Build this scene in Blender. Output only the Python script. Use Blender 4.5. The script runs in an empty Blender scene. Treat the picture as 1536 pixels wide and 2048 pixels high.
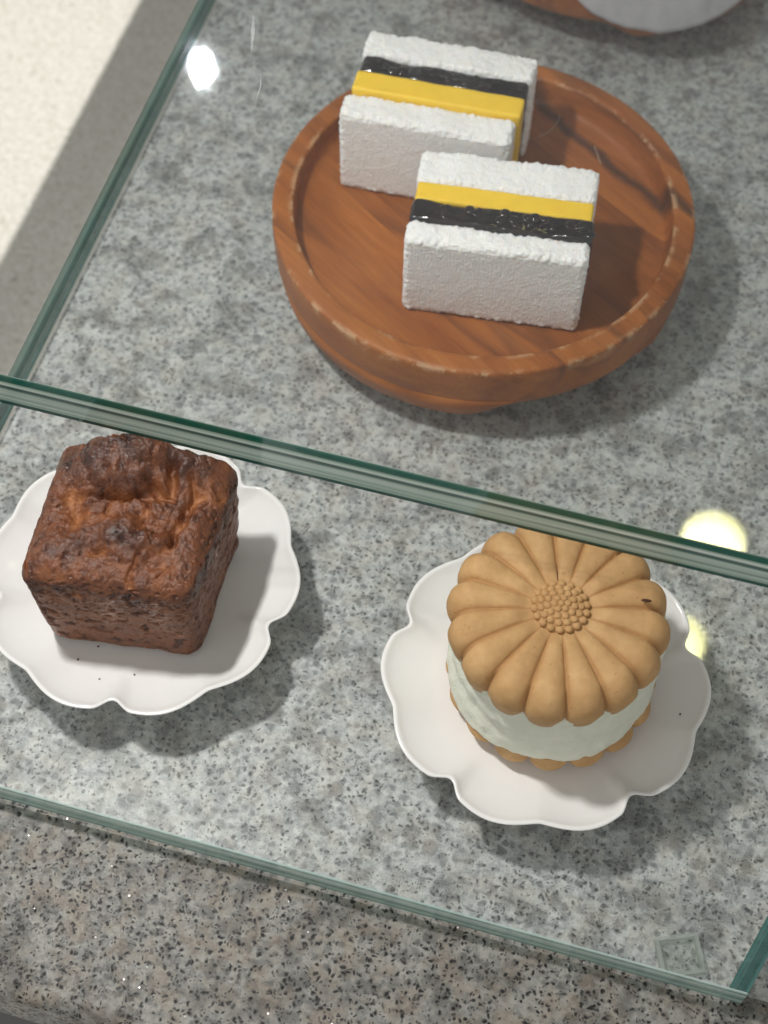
import bpy, bmesh, math, random
from mathutils import Vector, noise
random.seed(7)
S = 0.01                                   # everything below is written in centimetres
sc = bpy.context.scene
col = sc.collection
PI = math.pi
cos, sin, sqrt = math.cos, math.sin, math.sqrt

# ------------------------------------------------------------------ helpers
def smooth(a, b, x):
    t = min(1.0, max(0.0, (x - a) / (b - a))); return t * t * (3 - 2 * t)
def fbm(p, o=4):
    return noise.fractal(Vector(p), 1.0, 2.0, o)
def nz(x, y, z):
    return noise.noise(Vector((x, y, z)))

def link(name, verts, faces, mat=None, parent=None, loc=None, rotz=0, flat=False, attr=None, mats=None, fmat=None):
    me = bpy.data.meshes.new(name)
    me.from_pydata([(v[0] * S, v[1] * S, v[2] * S) for v in verts], [], faces)
    me.update()
    bm = bmesh.new(); bm.from_mesh(me)
    bmesh.ops.recalc_face_normals(bm, faces=bm.faces)
    bm.to_mesh(me); bm.free()
    if mats:
        for m in mats: me.materials.append(m)
        if fmat:
            for p, k in zip(me.polygons, fmat): p.material_index = k
    elif mat: me.materials.append(mat)
    if not flat:
        me.polygons.foreach_set('use_smooth', [True] * len(me.polygons))
    if attr:
        for an, vals in attr.items():
            a = me.attributes.new(an, 'FLOAT', 'POINT')
            a.data.foreach_set('value', vals)
    o = bpy.data.objects.new(name, me)
    col.objects.link(o)
    if parent: o.parent = parent
    if loc: o.location = (loc[0] * S, loc[1] * S, loc[2] * S)
    o.rotation_euler.z = rotz
    return o

def empty(name, loc=(0, 0, 0), rotz=0):
    o = bpy.data.objects.new(name, None); col.objects.link(o)
    o.empty_display_size = .01
    o.location = (loc[0] * S, loc[1] * S, loc[2] * S); o.rotation_euler.z = rotz
    return o
def tag(o, label=None, cat=None, group=None, kind=None):
    for k, v in (('label', label), ('category', cat), ('group', group), ('kind', kind)):
        if v: o[k] = v
    return o

def box_vf(x0, x1, y0, y1, z0, z1):
    v = [(x0,y0,z0),(x1,y0,z0),(x1,y1,z0),(x0,y1,z0),(x0,y0,z1),(x1,y0,z1),(x1,y1,z1),(x0,y1,z1)]
    f = [(0,3,2,1),(4,5,6,7),(0,1,5,4),(1,2,6,5),(2,3,7,6),(3,0,4,7)]
    return v, f

def lathe(profile, n, rfun=None, zfun=None, close=True):
    """profile: list of (r,z); rfun(r,z,th,i)->r ; closes the poles when r==0."""
    v, f, rings = [], [], []
    for i, (r, z) in enumerate(profile):
        if r <= 1e-6:
            rings.append([len(v)]); v.append((0, 0, z))
        else:
            ring = []
            for k in range(n):
                th = 2 * PI * k / n
                rr = rfun(r, z, th, i) if rfun else r
                zz = zfun(r, z, th, i) if zfun else z
                ring.append(len(v)); v.append((rr * cos(th), rr * sin(th), zz))
            rings.append(ring)
    for a, b in zip(rings[:-1], rings[1:]):
        if len(a) == 1 and len(b) == 1: continue
        for k in range(n):
            k2 = (k + 1) % n
            if len(a) == 1: f.append((a[0], b[k], b[k2]))
            elif len(b) == 1: f.append((a[k], a[k2], b[0]))
            else: f.append((a[k], a[k2], b[k2], b[k]))
    return v, f

def round_box(hx, hy, hz, rad, n, seg=None):
    """a rounded box made from a fine cube grid; returns verts, faces, normals (unit-ish)."""
    nx, ny, nzz = n
    idx, v, nrm = {}, [], []
    def axis(h, m):
        return [-h + 2 * h * i / m for i in range(m + 1)]
    X, Y, Z = axis(hx, nx), axis(hy, ny), axis(hz, nzz)
    def get(i, j, k):
        key = (i, j, k)
        if key in idx: return idx[key]
        p = Vector((X[i], Y[j], Z[k]))
        q = Vector((max(-hx + rad, min(hx - rad, p.x)), max(-hy + rad, min(hy - rad, p.y)), max(-hz + rad, min(hz - rad, p.z))))
        d = p - q
        if d.length < 1e-9:
            d = Vector((0, 0, 1))
        d.normalize()
        idx[key] = len(v); v.append(q + d * rad); nrm.append(d)
        return idx[key]
    f = []
    for i in range(nx):
        for j in range(ny):
            f.append((get(i,j,0), get(i,j+1,0), get(i+1,j+1,0), get(i+1,j,0)))
            f.append((get(i,j,nzz), get(i+1,j,nzz), get(i+1,j+1,nzz), get(i,j+1,nzz)))
    for i in range(nx):
        for k in range(nzz):
            f.append((get(i,0,k), get(i+1,0,k), get(i+1,0,k+1), get(i,0,k+1)))
            f.append((get(i,ny,k), get(i,ny,k+1), get(i+1,ny,k+1), get(i+1,ny,k)))
    for j in range(ny):
        for k in range(nzz):
            f.append((get(0,j,k), get(0,j,k+1), get(0,j+1,k+1), get(0,j+1,k)))
            f.append((get(nx,j,k), get(nx,j+1,k), get(nx,j+1,k+1), get(nx,j,k+1)))
    return v, f, nrm

def tube(pts, rad, n=8):
    v, f = [], []
    m = len(pts)
    for i, p in enumerate(pts):
        a = Vector(pts[max(0, i - 1)]); b = Vector(pts[min(m - 1, i + 1)])
        t = (b - a).normalized()
        u = t.cross(Vector((0, 0, 1)))
        if u.length < 1e-4: u = t.cross(Vector((1, 0, 0)))
        u.normalize(); w = t.cross(u)
        r = rad(i / (m - 1)) if callable(rad) else rad
        for k in range(n):
            th = 2 * PI * k / n
            v.append(Vector(p) + u * (r * cos(th)) + w * (r * sin(th)))
    for i in range(m - 1):
        for k in range(n):
            f.append((i*n+k, i*n+(k+1)%n, (i+1)*n+(k+1)%n, (i+1)*n+k))
    f.append(tuple(range(n))[::-1]); f.append(tuple((m-1)*n+k for k in range(n)))
    return v, f

def ball(c, r, n=10, m=7, sz=1.0, off=0, v=None, f=None):
    v = [] if v is None else v; f = [] if f is None else f
    b = len(v)
    v.append((c[0], c[1], c[2] + r * sz))
    for i in range(1, m):
        ph = PI * i / m
        for k in range(n):
            th = 2 * PI * k / n
            v.append((c[0] + r * sin(ph) * cos(th), c[1] + r * sin(ph) * sin(th), c[2] + r * sz * cos(ph)))
    v.append((c[0], c[1], c[2] - r * sz))
    e = len(v) - 1
    for k in range(n):
        f.append((b, b + 1 + k, b + 1 + (k + 1) % n))
        f.append((e, e - n + (k + 1) % n, e - n + k))
    for i in range(m - 2):
        for k in range(n):
            a = b + 1 + i * n
            f.append((a + k, a + n + k, a + n + (k + 1) % n, a + (k + 1) % n))
    return v, f

# ------------------------------------------------------------------ material helpers
class N:
    def __init__(self, name):
        self.m = bpy.data.materials.new(name); self.m.use_nodes = True
        self.t = self.m.node_tree; self.t.nodes.clear()
        self.out = self.t.nodes.new('ShaderNodeOutputMaterial')
        self.tc = self.t.nodes.new('ShaderNodeTexCoord')
    def new(self, typ, **kw):
        n = self.t.nodes.new(typ)
        for k, v in kw.items():
            if k.startswith('_'): setattr(n, k[1:], v)
            else: self.set(n, k, v)
        return n
    def set(self, n, k, v):
        s = n.inputs[int(k[1:])] if (k[0] == 'i' and k[1:].isdigit()) else n.inputs[k.replace('__', ' ')]
        if isinstance(v, bpy.types.NodeSocket): self.t.links.new(v, s)
        else: s.default_value = v
    def coords(self, scale=(100, 100, 100), rot=(0, 0, 0)):
        mp = self.new('ShaderNodeMapping')
        self.t.links.new(self.tc.outputs['Object'], mp.inputs[0])
        mp.inputs['Scale'].default_value = scale; mp.inputs['Rotation'].default_value = rot
        return mp.outputs[0]
    def noise(self, co, scale, detail=3, rough=.55, dist=0, out='Fac'):
        n = self.new('ShaderNodeTexNoise', Vector=co, Scale=scale, Detail=detail, Roughness=rough, Distortion=dist)
        return n.outputs[out]
    def vor(self, co, scale, out='Distance', feature='F1', rnd=1.0):
        n = self.new('ShaderNodeTexVoronoi', _feature=feature, Vector=co, Scale=scale, Randomness=rnd)
        return n.outputs[out]
    def ramp(self, fac, stops, interp='LINEAR'):
        n = self.new('ShaderNodeValToRGB', Fac=fac)
        n.color_ramp.interpolation = interp
        els = n.color_ramp.elements
        while len(els) < len(stops): els.new(.5)
        for e, (p, c) in zip(els, stops):
            e.position = p
            e.color = (c, c, c, 1) if isinstance(c, (int, float)) else (*c, 1)
        return n.outputs['Color']
    def math(self, op, a, b=None, clamp=False):
        n = self.new('ShaderNodeMath', _operation=op, _use_clamp=clamp, i0=a)
        if b is not None: self.set(n, 'i1', b)
        return n.outputs[0]
    def mix(self, f, a, b, mode='MIX'):
        n = self.new('ShaderNodeMix', _data_type='RGBA', _blend_type=mode)
        def s(i, v):
            if isinstance(v, bpy.types.NodeSocket): self.t.links.new(v, n.inputs[i])
            else: n.inputs[i].default_value = v if isinstance(v, float) else ((*v, 1) if len(v) == 3 else v)
        s(0, f); s(6, a); s(7, b)
        return n.outputs[2]
    def bump(self, h, strength, dist_cm, normal=None):
        n = self.new('ShaderNodeBump', Height=h, Strength=strength, Distance=dist_cm * S)
        if normal: self.set(n, 'Normal', normal)
        return n.outputs[0]
    def pbr(self, color, rough=.5, spec=.5, normal=None, **kw):
        n = self.new('ShaderNodeBsdfPrincipled')
        def s(k, v):
            if isinstance(v, bpy.types.NodeSocket): self.t.links.new(v, n.inputs[k])
            elif isinstance(v, tuple) and len(v) == 3 and n.inputs[k].type == 'RGBA': n.inputs[k].default_value = (*v, 1)
            else: n.inputs[k].default_value = v
        s('Base Color', color); s('Roughness', rough); s('Specular IOR Level', spec)
        if normal: s('Normal', normal)
        for k, v in kw.items(): s(k.replace('__', ' '), v)
        return n.outputs[0]
    def done(self, sh):
        self.t.links.new(sh, self.out.inputs['Surface']); return self.m

# ------------------------------------------------------------------ materials
def granite(name, pink, dark, tint=(1, 1, 1), rough=.28, spk=4.6, bmp=.05, fn=.30, thr=.84, spec=.4, glint=0.0):
    g = N(name); co = g.coords()
    wob = g.new('ShaderNodeTexNoise', Vector=co, Scale=3.0, Detail=2.0)
    wc = g.new('ShaderNodeVectorMath', _operation='MULTIPLY_ADD', i0=wob.outputs['Color'], i1=(.35, .35, .35), i2=co).outputs[0]
    base = g.ramp(g.noise(wc, 2.5, 5, .62), [(.28, (.30, .31, .315)), (.42, (.46, .47, .47)), (.56, (.60, .61, .595)), (.72, (.70, .705, .68))])
    base = g.mix(.75, base, g.ramp(g.noise(wc, 4.2, 4, .65), [(.32, (.27, .275, .28)), (.5, (.50, .50, .50)), (.68, (.66, .66, .66))]), 'OVERLAY')
    # grey translucent quartz grains
    q = g.new('ShaderNodeTexVoronoi', Vector=wc, Scale=1.25)
    qr = g.new('ShaderNodeSeparateColor', Color=q.outputs['Color']).outputs[0]
    qm = g.math('MULTIPLY', g.ramp(qr, [(.70, 0.), (.78, 1.)]), g.ramp(q.outputs['Distance'], [(.30, 1.), (.46, 0.)]))
    base = g.mix(g.math('MULTIPLY', qm, .70), base, (.235, .235, .23))
    # smaller grey grains
    q2 = g.new('ShaderNodeTexVoronoi', Vector=wc, Scale=2.9)
    qr2 = g.new('ShaderNodeSeparateColor', Color=q2.outputs['Color']).outputs[1]
    qm2 = g.math('MULTIPLY', g.ramp(qr2, [(.46, 0.), (.60, 1.)]), g.ramp(q2.outputs['Distance'], [(.22, 1.), (.55, 0.)]))
    base = g.mix(g.math('MULTIPLY', qm2, .72), base, (.17, .18, .185))
    q3 = g.new('ShaderNodeTexVoronoi', Vector=wc, Scale=2.1)
    qr3 = g.new('ShaderNodeSeparateColor', Color=q3.outputs['Color']).outputs[2]
    qm3 = g.math('MULTIPLY', g.ramp(qr3, [(.74, 0.), (.86, 1.)]), g.ramp(q3.outputs['Distance'], [(.10, 1.), (.42, 0.)]))
    base = g.mix(g.math('MULTIPLY', qm3, .8), base, (.085, .095, .10))
    # feldspar warm patches
    pk = g.ramp(g.noise(co, .85, 3, .6), [(.46, 0.), (.60, 1.)])
    base = g.mix(g.math('MULTIPLY', pk, pink), base, (.50, .385, .29))
    if dark > .5:
        gp = g.ramp(g.noise(co, .55, 3, .6), [(.5, 0.), (.64, 1.)])
        base = g.mix(g.math('MULTIPLY', gp, .55), base, (.16, .155, .15))
    # black mica specks, gathered in loose clusters
    sp = g.new('ShaderNodeTexVoronoi', Vector=wc, Scale=spk)
    sr = g.new('ShaderNodeSeparateColor', Color=sp.outputs['Color']).outputs[2]
    clus = g.ramp(g.noise(co, 1.1, 2, .5), [(.38, .02), (.64, .38)])
    th = g.math('ADD', sr, clus)
    sm = g.math('MULTIPLY', g.ramp(th, [(thr, 0.), (thr + .08, 1.)]), g.ramp(sp.outputs['Distance'], [(.18, 1.), (.44, 0.)]))
    base = g.mix(g.math('MULTIPLY', sm, dark), base, (.022, .024, .026))
    s2 = g.new('ShaderNodeTexVoronoi', Vector=wc, Scale=spk * 1.9)
    s2r = g.new('ShaderNodeSeparateColor', Color=s2.outputs['Color']).outputs[0]
    s2m = g.math('MULTIPLY', g.ramp(g.math('ADD', s2r, g.math('MULTIPLY', clus, .8)), [(thr + .04, 0.), (thr + .14, 1.)]), g.ramp(s2.outputs['Distance'], [(.22, 1.), (.5, 0.)]))
    base = g.mix(g.math('MULTIPLY', s2m, dark * .9), base, (.05, .052, .056))
    fine = g.noise(co, 14, 2, .6)
    base = g.mix(fn, base, g.ramp(fine, [(.3, (.30, .30, .30)), (.7, (.70, .70, .70))]), 'OVERLAY')
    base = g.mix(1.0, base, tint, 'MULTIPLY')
    rg = g.ramp(g.noise(co, 9, 2), [(.4, rough - .08), (.65, rough + .14)])
    b = g.bump(g.noise(co, 7, 3), bmp, .03)
    kw = {}
    if glint:
        gv = g.new('ShaderNodeTexVoronoi', Vector=co, Scale=8.0)
        geo = g.new('ShaderNodeNewGeometry')
        off = g.new('ShaderNodeVectorMath', _operation='MULTIPLY_ADD', i0=gv.outputs['Color'], i1=(1.3, 1.3, 0), i2=(-.65, -.65, 0)).outputs[0]
        nn = g.new('ShaderNodeVectorMath', _operation='ADD', i0=geo.outputs['Normal'], i1=off).outputs[0]
        cn = g.new('ShaderNodeVectorMath', _operation='NORMALIZE', i0=nn).outputs[0]
        zone = g.ramp(g.noise(co, .8, 2), [(.45, 0.), (.6, 1.)])
        gm = g.math('MULTIPLY', g.ramp(gv.outputs['Distance'], [(.25, 1.), (.4, 0.)]), zone)
        kw = dict(Coat__Weight=g.math('MULTIPLY', gm, glint), Coat__Roughness=.16, Coat__Normal=cn)
    return g.done(g.pbr(base, rg, spec, b, **kw))

M = {}
M['granite'] = granite('grey_granite', .20, .74, (.995, .985, 1.0))
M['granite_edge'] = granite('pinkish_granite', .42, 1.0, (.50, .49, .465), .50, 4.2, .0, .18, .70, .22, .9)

def quartz():
    g = N('cream_quartz'); co = g.coords()
    a = g.ramp(g.noise(co, 3.2, 4, .7), [(.3, (.55, .535, .485)), (.6, (.68, .67, .62)), (.8, (.75, .74, .70))])
    v = g.new('ShaderNodeTexVoronoi', Vector=co, Scale=1.6)
    r = g.new('ShaderNodeSeparateColor', Color=v.outputs['Color']).outputs[0]
    m = g.math('MULTIPLY', g.ramp(r, [(.80, 0.), (.86, 1.)]), g.ramp(v.outputs['Distance'], [(.12, 1.), (.30, 0.)]))
    a = g.mix(g.math('MULTIPLY', m, .6), a, (.36, .33, .28))
    a = g.mix(.6, a, g.ramp(g.noise(co, 4.5, 3, .7), [(.35, (.27,.27,.27)), (.65, (.70,.70,.70))]), 'OVERLAY')
    return g.done(g.pbr(a, .5, .3))
M['quartz'] = quartz()

def thin_glass(name, tint, extra=0.0, rgh=.028):
    g = N(name)
    geo = g.new('ShaderNodeNewGeometry')
    ior = g.math('ADD', 1.5, g.math('MULTIPLY', geo.outputs['Backfacing'], 1 / 1.5 - 1.5))
    fr = g.new('ShaderNodeFresnel', IOR=ior).outputs[0]
    tr = g.new('ShaderNodeBsdfTransparent', Color=(*tint, 1)).outputs[0]
    gl = g.new('ShaderNodeBsdfGlossy', Color=(1, 1, 1, 1), Roughness=rgh).outputs[0]
    # a faint uneven whitish film on the surface
    co = g.coords()
    film = g.math('MULTIPLY', g.ramp(g.noise(co, .35, 4, .65), [(.35, .25), (.75, 1.)]), extra)
    df = g.new('ShaderNodeBsdfDiffuse', Color=(.75, .8, .8, 1)).outputs[0]
    t2 = g.new('ShaderNodeMixShader', i0=film, i1=tr, i2=df).outputs[0]
    return g.done(g.new('ShaderNodeMixShader', i0=fr, i1=t2, i2=gl).outputs[0])
M['pane'] = thin_glass('clear_glass', (.986, .992, .990), .010)
M['pane_low'] = thin_glass('clear_glass_low', (.980, .992, .987), .020, .03)

def glass_edge(name, stops, axis='Z', z0=0, z1=1, transp=0.0, stretch=(.05, 2, 6), rough=.08):  # colour bands and streaks painted in to imitate reflections inside the glass
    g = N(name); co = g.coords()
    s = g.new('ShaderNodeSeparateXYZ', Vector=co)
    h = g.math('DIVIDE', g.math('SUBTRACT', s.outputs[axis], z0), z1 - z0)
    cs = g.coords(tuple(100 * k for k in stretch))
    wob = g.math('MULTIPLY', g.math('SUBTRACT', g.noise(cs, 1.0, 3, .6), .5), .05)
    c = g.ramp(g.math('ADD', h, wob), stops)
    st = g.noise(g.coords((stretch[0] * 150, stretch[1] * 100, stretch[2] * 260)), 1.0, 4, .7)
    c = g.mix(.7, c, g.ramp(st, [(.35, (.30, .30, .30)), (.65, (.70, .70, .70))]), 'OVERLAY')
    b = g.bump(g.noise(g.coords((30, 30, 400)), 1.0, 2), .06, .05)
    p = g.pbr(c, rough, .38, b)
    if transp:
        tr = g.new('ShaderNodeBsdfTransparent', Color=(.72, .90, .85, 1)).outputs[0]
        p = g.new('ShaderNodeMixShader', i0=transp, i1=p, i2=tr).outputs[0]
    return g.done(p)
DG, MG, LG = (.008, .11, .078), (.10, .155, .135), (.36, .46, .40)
M['edge_top'] = glass_edge('reflection_streak_edge', [(0, (.01, .06, .05)), (.07, (.015, .08, .065)), (.10, (.30, .43, .37)), (.20, (.46, .58, .52)), (.27, (.28, .39, .35)), (.40, (.48, .58, .53)), (.49, (.40, .52, .46)),
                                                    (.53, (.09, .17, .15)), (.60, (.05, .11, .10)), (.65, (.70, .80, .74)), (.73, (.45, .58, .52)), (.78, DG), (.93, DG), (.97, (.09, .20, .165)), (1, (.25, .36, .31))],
                           'Z', 10.25, 12.0, .0, stretch=(.04, .04, 3))  # bands are painted internal reflections; the edge has no separate plies
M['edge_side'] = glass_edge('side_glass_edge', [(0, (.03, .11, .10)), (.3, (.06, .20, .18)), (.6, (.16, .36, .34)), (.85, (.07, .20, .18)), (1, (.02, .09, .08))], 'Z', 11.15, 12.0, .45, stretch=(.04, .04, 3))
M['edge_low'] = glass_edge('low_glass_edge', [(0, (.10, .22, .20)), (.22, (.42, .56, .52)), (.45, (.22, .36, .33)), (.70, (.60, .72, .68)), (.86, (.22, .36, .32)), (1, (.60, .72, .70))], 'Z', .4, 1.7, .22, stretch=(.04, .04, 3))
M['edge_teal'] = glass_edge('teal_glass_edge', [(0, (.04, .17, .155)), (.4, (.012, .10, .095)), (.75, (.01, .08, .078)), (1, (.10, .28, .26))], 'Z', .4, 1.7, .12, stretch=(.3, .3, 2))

def wood():
    g = N('acacia_wood'); co = g.coords((100, 100, 100), (0, 0, math.radians(33)))
    sep = g.new('ShaderNodeSeparateXYZ', Vector=co)
    xx = g.math('ADD', sep.outputs['Y'], g.math('MULTIPLY', g.noise(co, .12, 1), .6))
    cell = g.math('FLOOR', g.math('DIVIDE', g.math('ADD', xx, 50.3), 4.3))
    wn = g.new('ShaderNodeTexWhiteNoise', _noise_dimensions='1D', W=cell).outputs['Value']
    off = g.new('ShaderNodeCombineXYZ', X=g.math('MULTIPLY', wn, 37.0), Y=g.math('MULTIPLY', wn, 11.0), Z=0.0).outputs[0]
    vv = g.new('ShaderNodeVectorMath', _operation='ADD', i0=co, i1=off).outputs[0]
    st = g.new('ShaderNodeVectorMath', _operation='MULTIPLY', i0=vv, i1=(.16, 1.0, 1.0)).outputs[0]
    gr = g.noise(st, .9, 5, .55, .5)
    c = g.ramp(gr, [(.28, (.23, .068, .014)), (.45, (.30, .095, .019)), (.58, (.345, .115, .023)), (.78, (.40, .148, .034))])
    tone = g.ramp(wn, [(.0, (.36, .34, .36)), (.5, (.5, .5, .5)), (1., (.58, .56, .52))])
    c = g.mix(.75, c, tone, 'OVERLAY')
    # dark heartwood vein
    vein = g.noise(g.new('ShaderNodeVectorMath', _operation='MULTIPLY', i0=vv, i1=(.05, .28, .28)).outputs[0], 1.0, 2, .4, .4)
    vm = g.ramp(g.math('ABSOLUTE', g.math('SUBTRACT', vein, .43)), [(.0, .42), (.012, .3), (.035, 0.)])
    c = g.mix(vm, c, (.055, .022, .012))
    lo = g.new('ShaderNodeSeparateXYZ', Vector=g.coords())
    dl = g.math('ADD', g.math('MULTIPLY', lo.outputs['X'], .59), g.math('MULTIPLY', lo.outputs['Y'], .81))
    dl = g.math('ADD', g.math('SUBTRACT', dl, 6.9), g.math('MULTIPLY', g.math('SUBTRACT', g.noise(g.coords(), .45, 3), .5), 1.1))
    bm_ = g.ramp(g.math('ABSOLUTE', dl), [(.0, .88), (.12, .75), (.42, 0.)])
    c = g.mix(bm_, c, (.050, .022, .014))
    fib = g.noise(g.new('ShaderNodeVectorMath', _operation='MULTIPLY', i0=vv, i1=(.5, 9., 9.)).outputs[0], 1.0, 3, .6)
    c = g.mix(.5, c, g.ramp(fib, [(.3, (.36,.36,.36)), (.7, (.62,.62,.62))]), 'OVERLAY')
    # pale worn edges
    ed = g.new('ShaderNodeAttribute', _attribute_name='edge').outputs['Fac']
    wr = g.math('MULTIPLY', ed, g.ramp(g.noise(g.coords(), 1.0, 5, .7), [(.50, 0.), (.58, 1.)]))
    c = g.mix(g.math('MULTIPLY', wr, .85), c, (.58, .38, .22))
    sc_ = g.noise(g.coords((60, 240, 100), (0, 0, .5)), 1.6, 5, .75)
    c = g.mix(g.ramp(sc_, [(.69, 0.), (.73, .5)]), c, (.50, .30, .17))
    b = g.bump(fib, .12, .02)
    return g.done(g.pbr(c, g.ramp(gr, [(.3, .42), (.7, .55)]), .28, b))
M['wood'] = wood()

def bread_white():
    g = N('white_sponge'); co = g.coords()
    n1 = g.noise(co, 13, 4, .75); n2 = g.noise(co, 3.2, 3, .6)
    c = g.ramp(n2, [(.3, (.84, .84, .83)), (.7, (.88, .88, .875))])
    wv = g.new('ShaderNodeTexWave', _wave_type='BANDS', _bands_direction='X', Vector=g.coords((100, 100, 100)), Scale=2.4, Distortion=1.6, Detail=2.0)
    wz = g.new('ShaderNodeTexWave', _wave_type='BANDS', _bands_direction='Z', Vector=g.coords((100, 100, 100)), Scale=2.0, Distortion=1.8, Detail=2.0)
    hh = g.math('ADD', g.math('MULTIPLY', n1, 1.0), g.math('ADD', g.math('MULTIPLY', wv.outputs['Fac'], .26), g.math('MULTIPLY', wz.outputs['Fac'], .20)))
    b = g.bump(hh, .32, .06)
    p = g.pbr(c, .9, .15, b, Subsurface__Weight=.55, Subsurface__Scale=.003, Subsurface__Radius=(1., .85, .7))
    return g.done(p)
M['sponge'] = bread_white()

def simple(name, color, rough, spec=.5, ns=0, bs=0, bd=.02, var=0, **kw):
    g = N(name); co = g.coords()
    c = color
    if var:
        c = g.mix(1.0, color, g.ramp(g.noise(co, 1.7, 4, .6), [(.3, 1 - var), (.7, 1.)]), 'MULTIPLY')
    b = g.bump(g.noise(co, ns, 4, .6), bs, bd) if ns else None
    return g.done(g.pbr(c, rough, spec, b, **kw))
M['yellow'] = simple('yellow_filling', (.93, .62, .045), .42, .4, 5, .25, .04, .07, Subsurface__Weight=.15, Subsurface__Scale=.003)
def beanpaste():
    g = N('dark_bean_jelly'); co = g.coords()
    c = g.ramp(g.noise(co, 1.3, 3), [(.4, (.006, .005, .006)), (.6, (.014, .008, .009)), (.75, (.034, .012, .014))])
    v = g.new('ShaderNodeTexVoronoi', _feature='SMOOTH_F1', Vector=co, Scale=2.3, Smoothness=.35).outputs['Distance']
    hh = g.math('ADD', g.math('MULTIPLY', v, -1.0), g.math('MULTIPLY', g.noise(co, 6, 2, .5), .35))
    b = g.bump(hh, .35, .08)
    return g.done(g.pbr(c, .12, .70, b))
M['bean'] = beanpaste()
M['plate'] = simple('white_melamine', (.82, .82, .81), .16, .5, .6, .04, .05, .02)

def wafer():
    g = N('tan_wafer'); co = g.coords()
    c = g.ramp(g.noise(co, 1.1, 4, .6), [(.3, (.43, .255, .108)), (.55, (.51, .310, .138)), (.75, (.57, .365, .172))])
    v = g.new('ShaderNodeTexVoronoi', Vector=co, Scale=6.0)
    r = g.new('ShaderNodeSeparateColor', Color=v.outputs['Color']).outputs[0]
    m = g.math('MULTIPLY', g.ramp(r, [(.86, 0.), (.92, 1.)]), g.ramp(v.outputs['Distance'], [(.12, 1.), (.26, 0.)]))
    c = g.mix(g.math('MULTIPLY', m, .45), c, (.30, .13, .045))
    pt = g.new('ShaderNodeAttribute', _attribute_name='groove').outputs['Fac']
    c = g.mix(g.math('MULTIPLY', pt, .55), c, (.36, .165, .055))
    hh = g.math('ADD', g.noise(co, 11, 4, .7), g.math('MULTIPLY', m, -.8))
    b = g.bump(hh, .45, .045)
    return g.done(g.pbr(c, .62, .28, b))
M['wafer'] = wafer()
def cream():
    g = N('pale_cream'); co = g.coords()
    c = g.ramp(g.noise(co, 2, 4, .6), [(.3, (.70, .73, .615)), (.7, (.77, .79, .68))])
    h = g.math('ADD', g.noise(co, 9, 4, .75), g.math('MULTIPLY', g.noise(co, 2.5, 2), 1.2))
    pv = g.vor(co, 7.5)
    h = g.math('ADD', h, g.math('MULTIPLY', g.ramp(pv, [(.05, 0.), (.30, 1.)]), .5))
    return g.done(g.pbr(c, .62, .3, g.bump(h, .6, .07), Subsurface__Weight=.1, Subsurface__Scale=.003))
M['cream'] = cream()

def crust():
    g = N('baked_crust'); co = g.coords()
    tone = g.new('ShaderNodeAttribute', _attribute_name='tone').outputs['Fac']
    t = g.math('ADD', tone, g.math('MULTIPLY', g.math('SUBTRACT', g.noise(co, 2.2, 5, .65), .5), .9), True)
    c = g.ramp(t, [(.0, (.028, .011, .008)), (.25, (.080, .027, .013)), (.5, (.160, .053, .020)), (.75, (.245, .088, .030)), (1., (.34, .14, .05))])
    sh = g.noise(co, .9, 3)
    h = g.math('ADD', g.noise(co, 5, 4, .65), g.math('MULTIPLY', g.noise(co, 14, 3, .6), .4))
    rg = g.ramp(g.math('ADD', g.math('MULTIPLY', tone, .5), g.math('MULTIPLY', g.noise(co, 3.5, 3), .6)), [(.3, .20), (.75, .60)])
    return g.done(g.pbr(c, rg, .60, g.bump(h, .85, .08)))
M['crust'] = crust()
M['crack'] = simple('dark_crack', (.06, .022, .008), .8)
M['hair'] = simple('pale_fibre', (.62, .50, .40), .5)
M['crumb'] = simple('dark_crumb', (.06, .04, .03), .8)
M['paper'] = simple('white_paper', (.50, .50, .52), .9, .15, 2.2, .35, .08, .12)
M['pad'] = None
def padmat():
    g = N('clear_rubber')
    tr = g.new('ShaderNodeBsdfTransparent', Color=(.97, .98, .97, 1)).outputs[0]
    p = g.pbr((.62, .66, .62), .3, .5)
    return g.done(g.new('ShaderNodeMixShader', i0=.08, i1=tr, i2=p).outputs[0])
M['pad'] = padmat()
def padframe():
    g = N('frosted_rubber')
    tr = g.new('ShaderNodeBsdfTransparent', Color=(.97, .98, .97, 1)).outputs[0]
    p = g.pbr((.66, .70, .66), .5)
    return g.done(g.new('ShaderNodeMixShader', i0=.34, i1=tr, i2=p).outputs[0])
M['pad_frame'] = padframe()
M['blocker'] = simple('light_blocker_grey', (.35, .35, .34), .5)
def emit(name, colr, s):
    g = N(name)
    return g.done(g.new('ShaderNodeEmission', Color=(*colr, 1), Strength=s).outputs[0])
def scuffmat():
    g = N('white_scuff')
    tr = g.new('ShaderNodeBsdfTransparent').outputs[0]
    p = g.pbr((.85, .88, .90), .5)
    return g.done(g.new('ShaderNodeMixShader', i0=.17, i1=tr, i2=p).outputs[0])
M['scratch'] = scuffmat()

# ------------------------------------------------------------------ counter, side counter
GX, GF = -13.9, -6.6                        # left and front limit of the granite
v, f = box_vf(GX, 70, .45, 110, -3.0, 0)
tag(link('countertop', v, f, M['granite'], flat=True), kind='structure')
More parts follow.
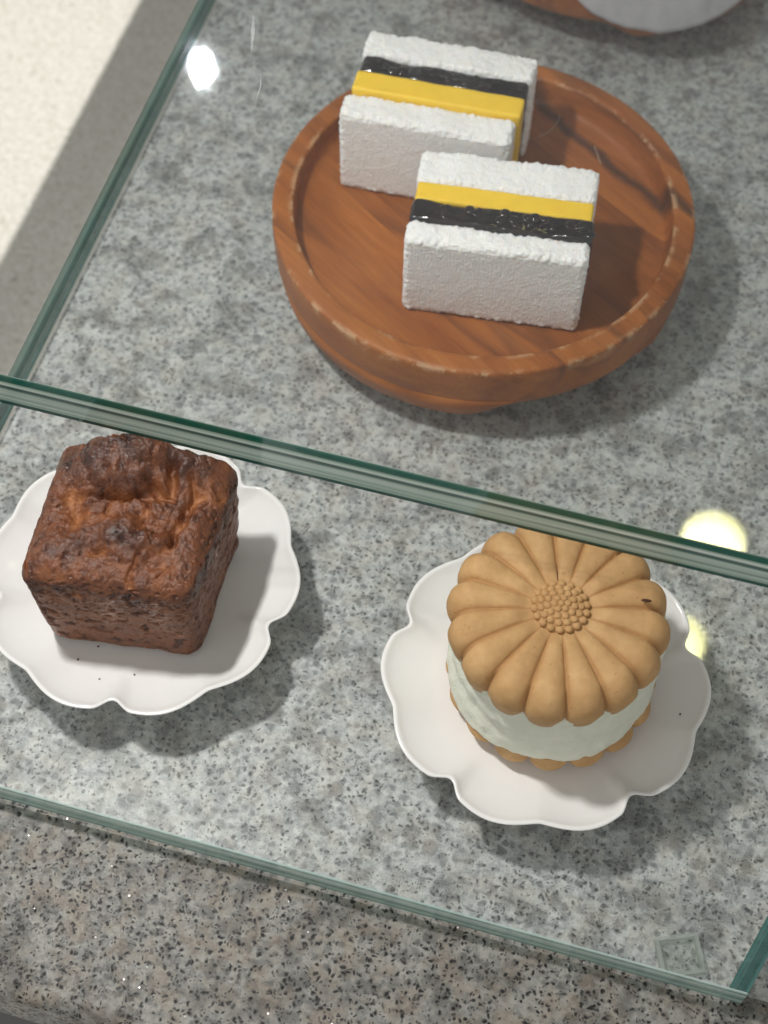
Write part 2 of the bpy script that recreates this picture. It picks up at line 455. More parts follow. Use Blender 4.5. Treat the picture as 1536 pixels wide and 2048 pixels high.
# front ledge of the counter: polished rounded nose
prof = [(.45, 0)] + [(GF + .55 - .55 * sin(a), -.55 + .55 * cos(a)) for a in [PI / 2 * i / 8 for i in range(9)]]
prof += [(GF, -3.2), (.45, -3.2)]
v, f = [], []
xs = [GX - 6, 70]
for x in xs:
    for (y, z) in prof: v.append((x, y, z))
n = len(prof)
for i in range(n):
    f.append((i, (i + 1) % n, n + (i + 1) % n, n + i))
f.append(tuple(range(n))); f.append(tuple(range(n, 2 * n)))
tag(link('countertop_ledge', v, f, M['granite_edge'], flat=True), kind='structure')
v, f = box_vf(-120, GX + 1.5, -40, 180, -18, -15)
tag(link('side_countertop', v, f, M['quartz'], flat=True), kind='structure')
v, f = box_vf(GX + .6, 68, GF + 1.5, 108, -60, -3.25)
tag(link('counter_base', v, f, simple('dark_cabinet', (.02, .02, .022), .5), flat=True), kind='structure')

# ------------------------------------------------------------------ glass shelves
def shelf(name, x0, x1, y0, y1, z0, z1, pane, front, side, label, ch=.10, lip=0, bevel=0, skew=0, fz=None):
    t = empty(name, (x0, y0, z0))
    def L(vv): return [(a - x0, b - y0, c - z0) for a, b, c in vv]
    def pl(nm, vv, ff, m):
        # keep world-based object coordinates for the banded edge materials by leaving the part at the world origin
        o = link(nm, vv, ff, m, flat=True); o.parent = t
        o.location = (-x0 * S, -y0 * S, -z0 * S); return o
    vv = [(x0+ch,y0+ch,z1),(x1-ch,y0+ch,z1),(x1-ch+skew,y1-ch,z1),(x0+ch,y1-ch,z1),(x0+ch,y0+ch,z0),(x1-ch-bevel,y0+ch,z0),(x1-ch-bevel+skew,y1-ch,z0),(x0+ch,y1-ch,z0)]
    me = pl('pane', vv, [(0,1,2,3),(7,6,5,4)], pane)
    # normals must point outwards on both sheets
    for p in me.data.polygons: pass
    def strip(nm, a, b, ia, ib, m, ins=0):
        vv = [(ia[0] - ins, ia[1], z0), (ib[0] - ins, ib[1], z0), (b[0] - ins, b[1], z0 + ch), (a[0] - ins, a[1], z0 + ch), (*a, z1 - ch), (*b, z1 - ch), (*ib, z1), (*ia, z1)]
        return pl(nm, vv, [(0,1,2,3),(3,2,5,4),(4,5,6,7)], m)
    A, B, C, D = (x0,y0), (x1,y0), (x1+skew,y1), (x0,y1)
    a, b, c, d = (x0+ch,y0+ch), (x1-ch,y0+ch), (x1-ch+skew,y1-ch), (x0+ch,y1-ch)
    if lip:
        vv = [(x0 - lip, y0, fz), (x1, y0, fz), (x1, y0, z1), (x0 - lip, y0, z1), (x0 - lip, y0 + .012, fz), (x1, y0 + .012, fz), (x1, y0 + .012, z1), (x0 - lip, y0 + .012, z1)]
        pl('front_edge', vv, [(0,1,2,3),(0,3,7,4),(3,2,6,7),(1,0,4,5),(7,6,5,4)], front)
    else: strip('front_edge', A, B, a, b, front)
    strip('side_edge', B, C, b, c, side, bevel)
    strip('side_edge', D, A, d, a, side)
    tag(t, label, 'glass shelf')
    return t
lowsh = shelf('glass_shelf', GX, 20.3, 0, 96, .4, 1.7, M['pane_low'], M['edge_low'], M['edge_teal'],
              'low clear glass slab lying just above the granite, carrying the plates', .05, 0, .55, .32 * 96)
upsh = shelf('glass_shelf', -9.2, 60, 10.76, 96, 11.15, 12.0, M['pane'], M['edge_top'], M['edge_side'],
             'high thick glass sheet with streaked green edge crossing above the cake and wafer', .012, 2.5, 0, 0, 10.2)
for sh in (lowsh, upsh):
    for ch in sh.children:
        if ch.name.startswith('pane'):
            me = ch.data
            bm = bmesh.new(); bm.from_mesh(me); bm.faces.ensure_lookup_table()
            for fc in bm.faces:
                up = fc.calc_center_median().z > (sum(vt.co.z for vt in bm.verts) / len(bm.verts))
                if (fc.normal.z > 0) != up: fc.normal_flip()
            bm.to_mesh(me); bm.free()
# scuffs on the upper pane
def scuff(par, base, pts, r):
    vv, ff = tube([(p[0], p[1], p[2]) for p in pts], lambda t: r * sin(PI * min(.95, max(.05, t))), 6)
    o = link('scratch', vv, ff, M['scratch'], par)
    o.location = tuple(-k * S for k in base)
    return o
ub = (-9.2, 10.76, 11.15); lb = (GX, 0, .4)
scuff(upsh, ub, [(-6.74, 30.5, 12.01), (-6.45, 29.5, 12.01), (-6.15, 28.4, 12.01)], .10)
scuff(upsh, ub, [(-5.5, 27.5, 12.01), (-5.2, 26.7, 12.01), (-5.09, 25.7, 12.01)], .03)
scuff(upsh, ub, [(-6.23, 31.4, 12.01), (-5.91, 31.05, 12.01)], .04)
scuff(lowsh, lb, [(.75, 7.0, 1.705), (1.12, 6.5, 1.705)], .02)

# clear square pad under the low slab's corner
pe = empty('rubber_pad', (18.0, 1.15, 0), math.radians(23))
v, f = box_vf(-.62, .62, -.55, .55, 0.002, .39)
link('pad_body', v, f, M['pad'], pe, flat=True)
fr_v, fr_f = [], []
for (a, b, c, d) in ((-.78, .78, -.72, -.58), (-.78, .78, .58, .72), (-.78, -.64, -.58, .58), (.64, .78, -.58, .58)):
    vv, ff = box_vf(a, b, c, d, 0.003, .37)
    o = len(fr_v); fr_v += vv; fr_f += [tuple(i + o for i in q) for q in ff]
link('pad_frame', fr_v, fr_f, M['pad_frame'], pe, flat=True)
tag(pe, 'small clear square bumper pad under the corner of the low glass', 'bumper pad')

# ------------------------------------------------------------------ wooden dishes
def dish_parts(t, seed=0):
    pr = [(0, 1.95), (3, 1.95), (6, 1.97), (7.6, 1.98), (7.95, 2.06), (8.10, 2.24), (8.17, 2.65), (8.22, 3.12), (8.25, 3.22), (8.30, 3.27), (8.5, 3.28), (8.75, 3.28), (8.95, 3.27),
          (9.09, 3.24), (9.15, 3.18), (9.17, 3.08), (9.17, 2.6), (9.16, 2.1), (9.14, 1.6), (9.10, 1.25), (9.07, 1.08), (9.00, 1.0), (8.7, .96), (6.8, .95), (0, .95)]
    em = {8: .55, 9: .8, 13: .45, 14: 1., 15: .55}
    n = 300
    ev = []
    for i, (r, z) in enumerate(pr):
        ev += [em.get(i, 0.0)] * (1 if r <= 1e-6 else n)
    v, f = lathe(pr, n, lambda r, z, th, i: r + .018 * nz(3 * cos(th), 3 * sin(th), i * .4 + seed), None)
    link('bowl', v, f, M['wood'], t, attr={'edge': ev})
    for a0, a1 in ((-152, -67), (-29, 50), (92, 170)):
        pv, pf = [], []
        m = 50
        for k in range(m + 1):
            u = k / m; a = math.radians(a0 + (a1 - a0) * u)
            e = min(1, min(u, 1 - u) / .16); e = e * e * (3 - 2 * e)
            zb = .95 * (1 - e) + .002
            for r, z in ((9.125, 1.28), (9.08 - .14 * e, zb + .06), (8.96 - .14 * e, zb), (6.9, zb), (6.8, 1.28)):
                pv.append((r * cos(a), r * sin(a), z))
        for k in range(m):
            for j in range(5):
                pf.append((k*5+j, k*5+(j+1)%5, (k+1)*5+(j+1)%5, (k+1)*5+j))
        pf.append((0,1,2,3,4)); pf.append(tuple(m*5+j for j in range(5)))
        link('foot', pv, pf, M['wood'], t, attr={'edge': [0.0] * len(pv)})
ZS = 1.703                                  # top of the low slab
t = empty('wooden_dish', (3.58, 29.54, ZS))
dish_parts(t)
tag(t, 'round brown wooden dish with raised rim holding the two white sandwiches', 'dish')
t2 = empty('wooden_dish', (4.7, 53.9, ZS), math.radians(70))
dish_parts(t2, 9)
tag(t2, 'wooden dish mostly out of frame at the top, under white paper', 'dish')
# paper sheet draped over the far dish
v, f = [], []
A0, A1 = math.radians(-92), math.radians(-30)
na, nr = 60, 22
th_ = .03
def paper_pt(a, s):
    u = (a - A0) / (A1 - A0)
    drop = sin(PI * min(1, max(0, u))) ** .6
    if s < .5:
        r = 5.5 + (9.2 - 5.5) * (s / .5); z = 2.05 + 1.3 * smooth(0, 1, s / .5)
    else:
        q = (s - .5) / .5 * (.35 + .65 * drop)
        r = 9.22 + .62 * q; z = 3.36 - 2.25 * q ** 1.25
    r += (.10 * nz(a * 5, s * 3, 2.) + .16 * abs(nz(a * 9, s * 1.2, 6.))) * smooth(.35, .7, s)
    return (r * cos(a), r * sin(a), z + .05 * nz(a * 7, s * 4, 5.))
for side in (0, 1):
    for i in range(na + 1):
        for j in range(nr + 1):
            p = paper_pt(A0 + (A1 - A0) * i / na, j / nr)
            k = 1 + (th_ * side) / 9
            v.append((p[0] * k, p[1] * k, p[2] + th_ * side * .5))
W = nr + 1; H = (na + 1) * W
for i in range(na):
    for j in range(nr):
        a = i * W + j
        f.append((a, a + 1, a + W + 1, a + W)); f.append((H + a, H + a + W, H + a + W + 1, H + a + 1))
bd = [i * W for i in range(na + 1)] + [na * W + j for j in range(1, W)] + [i * W + nr for i in range(na - 1, -1, -1)] + [j for j in range(nr - 1, 0, -1)]
for a, b in zip(bd, bd[1:] + bd[:1]): f.append((a, b, H + b, H + a))
o = link('paper_sheet', v, f, M['paper'], loc=(4.9, 53.9, ZS))
tag(o, 'white paper sheet hanging over the rim of the far wooden dish', 'paper')

# ------------------------------------------------------------------ layered sponge sandwiches
def slab_part(name, w, d, h, x0, y0, z0, rad, n, amp, freq, mat, parent, seed, fluff=0.0, topamp=None, lean=0):
    v, f, nr_ = round_box(w / 2, d / 2, h / 2, rad, n)
    out = []; gr_ = random.Random(seed * 3 + 1)
    for p, q in zip(v, nr_):
        g = Vector((p.x + seed * 7.3, p.y + seed * 3.1, p.z)) * freq
        a = amp * (fbm(g, 4))
        top = smooth(.0, .9, q.z)
        edge = 1 if (abs(q.x) + abs(q.y) + abs(q.z) > 1.15) else 0
        if fluff: a += fluff * edge * noise.noise(g * 2.6) + fluff * .6 * top * fbm(g * 1.3, 3)
        if fluff: a += gr_.uniform(-.017, .017)
        pp = p + q * a
        # crumbs break the lower rim a little
        if fluff and p.z < -h / 2 + rad: pp.z += .05 * nz(p.x * 2.2 + seed, p.y * 2, seed)
        if topamp: pp.z += topamp * top * nz(p.x * .8 + seed * 5, p.y * .6 + seed, 0)
        out.append((pp.x + x0, pp.y + y0, pp.z + h / 2 + z0))
    if name == 'bean_filling':
        rnd = random.Random(seed)
        for k in range(34):
            bx, by = rnd.uniform(-w / 2 + .15, w / 2 - .15), rnd.uniform(-d / 2 + .25, d / 2 - .28)
            r = rnd.choice((.09, .12, .15, .19, .24))
            ball((bx + x0, by + y0, h + z0 + .055 - r * .16 + topamp * nz(bx * .8 + seed * 5, by * .6 + seed, 0)), r, 20, 14, .5, v=out, f=f)
    return link(name, out, f, mat, parent)
def sandwich(name, loc, yaw, layers, label, seed):
    t = empty(name, loc, yaw)
    y = 0
    for i, (kind, d, w, xo, h) in enumerate(layers):
        if kind == 'w':
            slab_part('sponge_slice', w, d + .05, h, w / 2 + xo, y + d / 2, .03,   .27, (170, 34, 100), .009, 2.2, M['sponge'], t, seed + i, .07, .13)
        elif kind == 'y':
            slab_part('yellow_filling', w, d, h, w / 2 + xo, y + d / 2, .03, .10, (60, 12, 30), .02, .9, M['yellow'], t, seed + i, 0, .03)
        else:
            slab_part('bean_filling', w, d + .06, h, w / 2 + xo, y + d / 2, .03, .22, (120, 24, 50), .045, 1.2, M['bean'], t, seed + i, 0, .16)
        y += d
    tag(t, label, 'sandwich')
    return t
ZD = ZS + 1.96
sandwich('layered_sandwich', (1.46, 23.95, ZD), math.radians(6.2),
         [('w', 1.12, 7.42, 0, 4.40), ('b', 1.08, 7.45, .04, 4.48), ('y', .98, 7.25, .10, 4.46), ('w', 1.75, 7.40, .02, 4.58)],
         'white sponge sandwich in front, its black layer nearer the viewer than the yellow', 1)
sandwich('layered_sandwich', (-3.05, 29.95, ZD), math.radians(2.4),
         [('w', 1.40, 7.42, 0, 4.40), ('y', 1.15, 7.35, .22, 4.62), ('b', 1.05, 7.30, .26, 4.55), ('w', 1.55, 7.55, .14, 4.62)],
         'white sponge sandwich behind, its yellow layer nearer the viewer than the black', 11)

# ------------------------------------------------------------------ plates
def outline(th, ph):
    u = ((th - ph) / (2 * PI / 5)) % 1.0
    w = abs(u - .5) * 2                     # 0 at lobe middle, 1 at notch
    r = 5.76 + .30 * sin(PI * min(1, w / .96)) ** 1.3 * (1 if w < .96 else 1)
    r -= .34 * smooth(.80, 1.0, w) ** 1.0
    return r / 6.0
def plate(loc, ph, label):
    pr = [(0, .36), (.30, .355), (.55, .36), (.66, .40), (.74, .50), (.82, .68), (.89, .90), (.94, 1.10), (.965, 1.23), (.98, 1.33), (.99, 1.40), (1.0, 1.435), (1.012, 1.43), (1.018, 1.39),
          (1.014, 1.32), (.995, 1.20), (.96, 1.02), (.90, .76), (.82, .50), (.72, .26), (.62, .10), (.58, .03), (.56, 0.0), (.52, 0.0), (.50, .05), (.49, .14), (0, .14)]
    pr = [(r * 6.0, z * .74) for r, z in pr]
    def rf(r, z, th, i):
        b = smooth(.50, .90, r / 6.0)
        # soften the notches away from the lip
        k = 1 + (outline(th, ph) - 1) * b
        return r * k
    def zf(r, z, th, i):
        b = smooth(.6, 1., r / 6.0)
        return z + b * (.05 * cos(5 * (th - ph)) * -1)
    v, f = lathe(pr, 400, rf, zf)
    o = link('scalloped_plate', v, f, M['plate'], loc=loc)
    return tag(o, label, 'plate')
plate((-4.96, 9.40, ZS), math.radians(63), 'white scalloped plate under the brown loaf cake')
plate((11.05, 9.34, ZS), math.radians(28.5), 'white scalloped plate under the flower-shaped wafer sandwich')
ZP = ZS + .272

# ------------------------------------------------------------------ brown loaf cake
def cake():
    hx, hy, hz = 3.28, 2.98, 2.68
    v, f, nr_ = round_box(hx, hy, hz, .62, (170, 150, 120))
    out, tone = [], []
    lumps = [(-.75, 1.95, 1.55, 1.2, 1.22), (1.1, 2.1, 1.1, 1.0, .72), (-.1, 2.7, 1.9, .8, .45), (.05, -1.0, .78, .66, .50), (1.22, -1.32, .55, .55, .44), (2.35, 2.2, .75, .9, .50), (-2.6, 1.0, .7, .9, .30), (-1.7, -1.5, .9, .6, .22), (2.5, -.3, .5, 1.2, .22), (-2.2, -2.2, .7, .5, .15), (.6, .15, .6, .4, .12)]
    dents = [(-1.75, -.35, .42, .45, .50), (-1.0, .55, .6, .15, .42), (-.1, .60, .75, .16, .55), (.75, .85, .5, .18, .55), (1.4, 1.45, .20, .6, .50), (-2.0, .35, .35, .4, .25), (2.05, .1, .13, .45, .50), (1.85, -.65, .14, .4, .45), (2.25, .95, .18, .4, .25), (-.6, -1.75, .5, .16, .18), (.65, -.55, .16, .5, .12), (1.7, -2.0, .5, .2, .15)]
    for p, q in zip(v, nr_):
        h = (p.z + hz) / (2 * hz)           # 0 bottom, 1 top
        tap = .92 + .08 * smooth(-.05, 1.0, h)
        x, y, z = p.x * tap, p.y * tap, p.z
        top = smooth(.35, .85, q.z)
        side = 1 - abs(q.z)
        n3 = Vector((x * .8, y * .8, z * .8 + 3))
        d = .07 * fbm(n3, 4)
        dz = 0; tn = .40
        if top > 0:
            wx = x + .35 * nz(x * .9, y * .9, 1.) + .14 * nz(x * 2.4, y * 2.4, 4.); wy = y + .30 * nz(x * .9, y * .9, 7.) + .14 * nz(x * 2.4, y * 2.4, 9.)
            hh = .46 * max(0, 1 - (x / hx) ** 2) * max(0, 1 - (y / hy) ** 2)
            lt = 0
            for (cx, cy, rx, ry, a) in lumps:
                g = math.exp(-(((wx - cx) / rx) ** 2 + ((wy - cy) / ry) ** 2) ** 1.35)
                hh += a * g; lt += g * min(1, a * 2)
            dt = 0
            for (cx, cy, rx, ry, a) in dents:
                g = math.exp(-(((wx - cx) / rx) ** 2 + ((wy - cy) / ry) ** 2))
                hh -= a * g; dt += g
            # cracks: creased ridged noise
            c1 = abs(nz(wx * .75 + 3, wy * .75, .5)); c2 = abs(nz(wx * 1.7 + 9, wy * 1.7, 2.5))
            cm = smooth(-.15, .35, nz(x * .6 + 4, y * .6, 17.)) ; hh -= cm * (.26 * max(0, 1 - c1 / .10) + .12 * max(0, 1 - c2 / .12))
            bump = noise.voronoi(Vector((wx * 1.5, wy * 1.5, 0)))[0][0]
            hh += .07 * (1 - bump * 1.3) * (1 - .8 * min(1, lt))
            rg_ = 1 - .75 * min(1, lt); hh += rg_ * .065 * fbm((x * 2.6, y * 2.6, 0), 4) + (.012 + .03 * rg_) * fbm((x * 7, y * 7, 3), 3)
            dz = hh * top
            tn = .50 - .30 * min(1, lt) * (nz(x * .8, y * .8, 11.) * .8 + .75) + .40 * min(1, dt) * smooth(-.3, .3, nz(x * 1.1, y * 1.1, 21.)) + .25 * cm * max(0, 1 - c1 / .16) + .14 * nz(x * 1.3, y * 1.3, 31.)
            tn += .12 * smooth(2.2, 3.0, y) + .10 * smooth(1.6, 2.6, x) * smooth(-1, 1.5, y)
            tn = .44 + (tn - .46) * 1.3
            pit_ = smooth(.22, .5, fbm((x * 3.4 + 5, y * 3.4, 7.), 3)); dz -= .07 * pit_ * top; tn -= .14 * pit_
        if side > .3:
            pit = fbm((x * 1.9, y * 1.9, z * 2.6 + 8), 4)
            fine = fbm((x * 4.5, y * 4.5, z * 6 + 4), 3)
            d += -.09 * smooth(.26, .6, pit) - .05 * smooth(.25, .55, fine)
            # dark scorched band below the shoulder, paler towards the foot
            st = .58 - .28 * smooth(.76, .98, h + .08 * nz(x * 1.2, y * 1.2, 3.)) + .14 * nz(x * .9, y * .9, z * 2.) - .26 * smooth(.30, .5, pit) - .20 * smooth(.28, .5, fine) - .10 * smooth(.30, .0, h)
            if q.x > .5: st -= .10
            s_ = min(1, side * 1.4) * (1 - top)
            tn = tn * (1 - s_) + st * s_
            # wrinkles across the walls
            d += .02 * nz(x * .8, y * .8, z * 1.6)
        shoulder = smooth(.55, .8, h) * side
        d += .06 * shoulder * fbm((x * 2.2, y * 2.2, z * 2.2), 3)
        pp = Vector((x, y, z)) + q * d
        pp.z += dz
        if q.z < -.3: pp.z = max(pp.z, -hz + .0)
        out.append((pp.x * (1 + .035 * pp.y / hy) + .075 * pp.y, pp.y, pp.z + hz)); tone.append(min(1.0, max(0.0, tn)))
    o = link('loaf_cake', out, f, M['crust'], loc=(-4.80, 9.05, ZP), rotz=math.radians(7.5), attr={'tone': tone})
    tag(o, 'cube-shaped dark brown loaf cake with a cracked lumpy top', 'cake')
cake()

# ------------------------------------------------------------------ wafer and cream sandwich
NP = 16
def wafer_mesh(R, ph, h_out, flip=False):
    seg = 22; n = NP * seg; m = 54
    v, f, gr = [], [], []
    rings = []
    prof = [('t', i / m) for i in range(m + 1)] + [('s', .25), ('s', .5), ('s', .75), ('s', 1.0)]
    for kind, s in prof:
        ring = []
        for k in range(n):
            th = 2 * PI * k / n
            u = (((th - ph) / (2 * PI / NP)) % 1.0) * 2 - 1
            c = sqrt(max(0, 1 - .985 * u * u))
            if kind == 't':
                r0 = .95 + (R - .95) * s
                e = smooth(.45, 1.0, s)
                r = r0 * (1 - .102 * e * (1 - c))
                w = r * sin(PI / NP)
                bumph = (.72 * w * (c - .18)) * smooth(0, .25, s)
                edge = max(0, (s - .72) / .28)
                zz = h_out - .28 * s * s + bumph - (.86 + .10 * c) * (1 - sqrt(max(0, 1 - edge * edge)))
                zz += .05 * (1 - s)
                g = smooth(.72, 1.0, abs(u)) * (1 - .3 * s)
            else:
                r = R * (1 - .102 * (1 - c)) * (1 - .05 * s)
                zz = h_out - .28 + (.72 * R * sin(PI / NP) * (c - .18)) * (1 - s) - (.86 + .10 * c) - .42 * s - (.0)
                g = 0.
            zz += .03 * nz(r * cos(th) * 1.1, r * sin(th) * 1.1, 3.) + .012 * nz(r * cos(th) * 4, r * sin(th) * 4, 8.)
            ring.append(len(v)); v.append((r * cos(th), r * sin(th), zz)); gr.append(g)
        rings.append(ring)
    for a, b in zip(rings[:-1], rings[1:]):
        for k in range(n):
            k2 = (k + 1) % n
            f.append((a[k], a[k2], b[k2], b[k]))
    # caps: flower centre floor and underside
    cz = h_out - .02
    ci = len(v); v.append((0, 0, cz + .05)); gr.append(0.)
    for k in range(n): f.append((ci, rings[0][k], rings[0][(k + 1) % n]))
    zb = min(p[2] for p in v)
    ci = len(v); v.append((0, 0, zb + .05)); gr.append(0.)
    for k in range(n): f.append((ci, rings[-1][(k + 1) % n], rings[-1][k]))
    if flip:
        v = [(x, y, -z * .6) for x, y, z in v]
    return v, f, gr
t = empty('wafer_sandwich', (11.15, 9.45, ZP))
PH = math.atan2(-3.64 - .0, 1.08)           # a groove points at the viewer
v, f, gr = wafer_mesh(3.93, PH, 0.0)
ZT = 5.98                                   # groove height of the top wafer above the plate well
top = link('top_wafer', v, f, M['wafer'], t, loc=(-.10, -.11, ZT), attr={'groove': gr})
# beaded flower centre
bv, bf = [], []
def dome(r): return .40 - .30 * (r / 1.0) ** 2
for (cnt, r, rad, a0) in ((1, 0, .125, 0), (6, .23, .13, .3), (11, .46, .14, .1), (15, .68, .145, .2), (18, .89, .15, 0)):
    for k in range(cnt):
        a = a0 + 2 * PI * k / max(1, cnt) + random.uniform(-.008, .008)
        ball((r * cos(a), r * sin(a), dome(r) - .03), rad, 14, 9, .72, v=bv, f=bf)
for i in range(1):
    pv, pf = lathe([(0, .39), (.3, .36), (.6, .28), (.9, .14), (1.02, -.05), (1.03, -.2)], 48)
    o0 = len(bv); bv += pv; bf += [tuple(j + o0 for j in q) for q in pf]
link('flower_centre', bv, bf, M['wafer'], top, loc=(0, 0, .03), attr={'groove': [0.25] * len(bv)})
# hairline cracks in two grooves and one scorch mark
def groove_crack(k, s0, s1, r):
    a = PH + 2 * PI / NP * k
    pts = []
    for i in range(16):
        s = s0 + (s1 - s0) * i / 15
        rr = (.95 + (3.93 - .95) * s) * (1 - .1 * smooth(.45, 1, s) * .85)
        w = rr * sin(PI / NP)
        edge = max(0, (s - .72) / .28)
        z = -.28 * s * s + .72 * w * (sqrt(.015) - .18) * smooth(0, .25, s) - .87 * (1 - sqrt(max(0, 1 - edge * edge))) + .05 * (1 - s)
        aa = a + .012 * nz(s * 9, k, 0)
        pts.append((rr * cos(aa), rr * sin(aa), z + .005))
    vv, ff = tube(pts, lambda q: r * (.35 + .65 * sin(PI * q)), 6)
    link('crack', vv, ff, M['crack'], top)
groove_crack(0, .22, .93, .022)
groove_crack(8, .05, .45, .028)
bv, bf = ball((0, 0, 0), .16, 12, 8, .35)
bv = [(x * 1.2, y * .38, z) for x, y, z in bv]
link('scorch_mark', bv, bf, M['crack'], top, loc=(2.80, .98, .27), rotz=.15)
# cream
def cream_r(r, z, th, i):
    x, y = cos(th), sin(th)
    return r + .10 * nz(x * 1.6, y * 1.6, z * .5) + .075 * fbm((x * 7, y * 7, z * 2.4), 4) * (1 if r > 2 else 0)
prc = [(0, .95), (2.5, .95), (3.45, .98), (3.62, 1.08), (3.74, 1.25), (3.80, 1.45)] + [(3.80 + .05 * sin(i * .9) - .006 * i, 1.65 + i * .19) for i in range(17)] + [(3.68, 4.85), (3.55, 5.0), (3.2, 5.15), (2, 5.2), (0, 5.2)]
v, f = lathe(prc, 220, cream_r)
link('cream_filling', v, f, M['cream'], t)
v, f, gr = wafer_mesh(3.93, PH + .1, 0.0, True)
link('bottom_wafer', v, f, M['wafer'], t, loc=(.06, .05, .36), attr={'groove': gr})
tag(t, 'flower-shaped tan wafer sandwich with pale cream between its two wafers', 'wafer sandwich')

# ------------------------------------------------------------------ crumbs and fibres
for i, (x, y) in enumerate([(-7.31, 5.33), (-6.16, 5.44), (-5.07, 4.88), (-3.88, 5.43), (-5.65, 6.2)]):
    bv, bf = ball((0, 0, 0), .035 + .008 * (i % 3), 8, 6, .7)
    o = link('crumb', bv, bf, M['crumb'], loc=(x, y, ZP + (.10 if y < 5.6 else .02)))
    tag(o, 'tiny dark crumb on the white plate in front of the loaf cake', 'crumb', 'crumbs in front of the loaf cake')
bv, bf = ball((0, 0, 0), .04, 8, 6, .7)
tag(link('crumb', bv, bf, M['crumb'], loc=(-.44, 11.4, ZP + .13)), 'tiny dark crumb on the plate to the right of the loaf cake', 'crumb')
bv, bf = ball((0, 0, 0), .04, 8, 6, .7)
tag(link('crumb', bv, bf, M['crumb'], loc=(16.2, 9.3, ZP + .45)), 'tiny dark crumb on the plate beside the wafer sandwich', 'crumb')

for pts, lab in (([(5.45, 37.2, 3.70), (5.50, 36.8, 3.72), (5.40, 36.3, 3.71), (5.18, 35.8, 3.70), (4.80, 35.4, 3.69)], 'pale curved fibre lying in the dish beside the rear sandwich'),
                 ([(7.41, 35.54, 3.69), (7.62, 35.15, 3.71), (7.75, 34.85, 3.70), (7.9, 34.6, 3.69)], 'short pale fibre lying across the dark grain of the dish')):
    vv, ff = tube(pts, .014, 6)
    tag(link('fibre', vv, ff, M['hair']), lab, 'fibre')
# ------------------------------------------------------------------ camera
cam = bpy.data.cameras.new('camera'); co = bpy.data.objects.new('camera', cam); col.objects.link(co)
f_, p_, r_, y_, X, Y, Z = 3132.2312, 1.0164, .0186, -.2574, 11.6569, -17.084, 55.6005
from mathutils import Matrix
cy, sy = cos(y_), sin(y_)
F = Vector((sy * cos(p_), cy * cos(p_), -sin(p_))); R0 = Vector((cy, -sy, 0)); U0 = R0.cross(F)
R_ = cos(r_) * R0 + sin(r_) * U0; U_ = -sin(r_) * R0 + cos(r_) * U0
mw = Matrix(((R_.x, U_.x, -F.x, X * S), (R_.y, U_.y, -F.y, Y * S), (R_.z, U_.z, -F.z, Z * S), (0, 0, 0, 1)))
co.matrix_world = mw
cam.sensor_fit = 'VERTICAL'; cam.sensor_height = 36; cam.lens = f_ / 2048 * 36
cam.clip_start = .01; cam.clip_end = 20
cam.dof.use_dof = True; cam.dof.focus_distance = .565; cam.dof.aperture_fstop = 10.5
sc.camera = co

# ------------------------------------------------------------------ light
w = bpy.data.worlds.new('World'); sc.world = w; w.use_nodes = True
bg = w.node_tree.nodes['Background']; bg.inputs[1].default_value = 1.12
wt = w.node_tree
wtc = wt.nodes.new('ShaderNodeTexCoord'); wn_ = wt.nodes.new('ShaderNodeTexNoise'); wr_ = wt.nodes.new('ShaderNodeValToRGB')
wn_.inputs['Scale'].default_value = 2.2; wn_.inputs['Detail'].default_value = 2.0
wt.links.new(wtc.outputs['Generated'], wn_.inputs['Vector']); wt.links.new(wn_.outputs['Fac'], wr_.inputs['Fac'])
wr_.color_ramp.elements[0].position = .36; wr_.color_ramp.elements[0].color = (.17, .165, .155, 1)
wr_.color_ramp.elements[1].position = .66; wr_.color_ramp.elements[1].color = (.66, .64, .61, 1)
# the far side of the room, above and behind the counter, is darker than the side the viewer stands on
dp = wt.nodes.new('ShaderNodeVectorMath'); dp.operation = 'DOT_PRODUCT'; dp.inputs[1].default_value = (0, .6, .8)
wt.links.new(wtc.outputs['Generated'], dp.inputs[0])
wd = wt.nodes.new('ShaderNodeValToRGB'); wt.links.new(dp.outputs['Value'], wd.inputs['Fac'])
wd.color_ramp.elements[0].position = .50; wd.color_ramp.elements[0].color = (1.18, 1.18, 1.18, 1)
wd.color_ramp.elements[1].position = .86; wd.color_ramp.elements[1].color = (.40, .42, .44, 1)
wm = wt.nodes.new('ShaderNodeMix'); wm.data_type = 'RGBA'; wm.blend_type = 'MULTIPLY'; wm.inputs[0].default_value = 1.0
wt.links.new(wr_.outputs['Color'], wm.inputs[6]); wt.links.new(wd.outputs['Color'], wm.inputs[7])
wt.links.new(wm.outputs[2], bg.inputs[0])

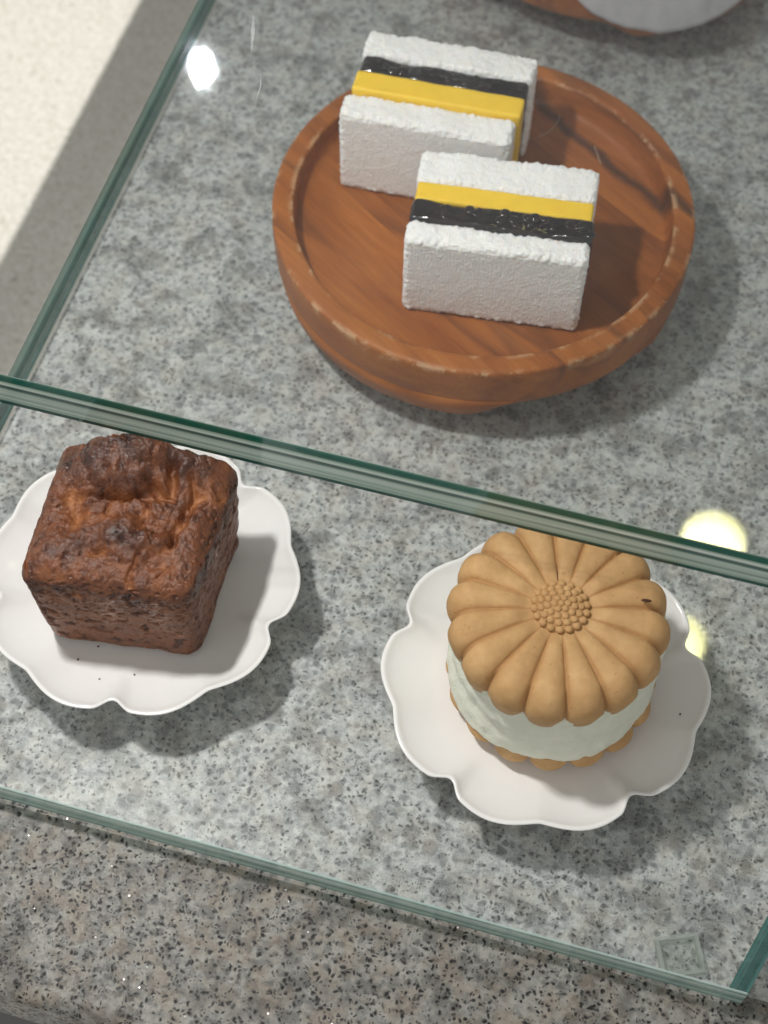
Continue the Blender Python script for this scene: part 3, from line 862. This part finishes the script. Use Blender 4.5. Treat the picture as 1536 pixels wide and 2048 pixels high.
def lamp(name, kind, loc, power, colr, size, target=None, **kw):
    L = bpy.data.lights.new(name, kind); o = bpy.data.objects.new(name, L); col.objects.link(o)
    o.location = tuple(k * S for k in loc); L.energy = power; L.color = colr
    if kind == 'AREA':
        L.shape = 'DISK'; L.size = size * 2 * S
    else: L.shadow_soft_size = size * S
    if target:
        d = Vector(target) - Vector(loc)
        o.rotation_euler = d.to_track_quat('-Z', 'Y').to_euler()
    for k, v_ in kw.items(): setattr(L, k, v_)
    return o
lamp('key_spot', 'SPOT', (-17, 10.75, 58), 14.3, (1, .975, .94), 2.4, (-6, 15, 0), spot_size=math.radians(92), spot_blend=1.0)
lamp('counter_fill_spot', 'SPOT', (-27, 55, 58), 21, (1, .965, .90), .07, (-32, 55, -15), spot_size=math.radians(100), spot_blend=.5)  # added lamp that only brightens the cream side counter
lamp('white_ceiling_lamp', 'AREA', (-52.6, 129, 112), .0012, (.88, .96, 1), 1.12, (-7.59, 27.3, 11.6), spread=math.radians(4.4))
lamp('yellow_ceiling_lamp', 'AREA', (22.5, 65, 96), .20, (1, .955, .44), 3.0, (22.5, 60, 0))

def blocker(name, x, y0, y1, z0, z1, dx, label):  # unseen panels added to cut the lamps and leave a dark strip
    t = empty(name, (x, y0, z1))
    def L(a): return [(p[0] - x, p[1] - y0, p[2] - z1) for p in a]
    v, f = box_vf(x - .15, x, y0, y1, z0, z1); link('side_panel', L(v), f, M['blocker'], t, flat=True)
    xa, xb = sorted((x, x + dx))
    v, f = box_vf(xa, xb, y0, y1, z1 + .01, z1 + .3); link('top_panel', L(v), f, M['blocker'], t, flat=True)
    tag(t, label, 'lamp shade')  # an added light blocker; there is no real lamp shade here
blocker('light_blocker', -17.95, -5, 40, 30, 60, 6, 'added grey light blocker above the left end of the granite')
blocker('light_blocker', -26.55, 30, 64, 40, 62, -6, 'added grey light blocker above the cream side counter')

# ------------------------------------------------------------------ render settings
sc.view_settings.view_transform = 'Standard'; sc.view_settings.look = 'None'
sc.view_settings.exposure = 0; sc.view_settings.gamma = 1; sc.view_settings.use_curve_mapping = False
sc.cycles.use_denoising = True
sc.cycles.max_bounces = 12; sc.cycles.transparent_max_bounces = 24
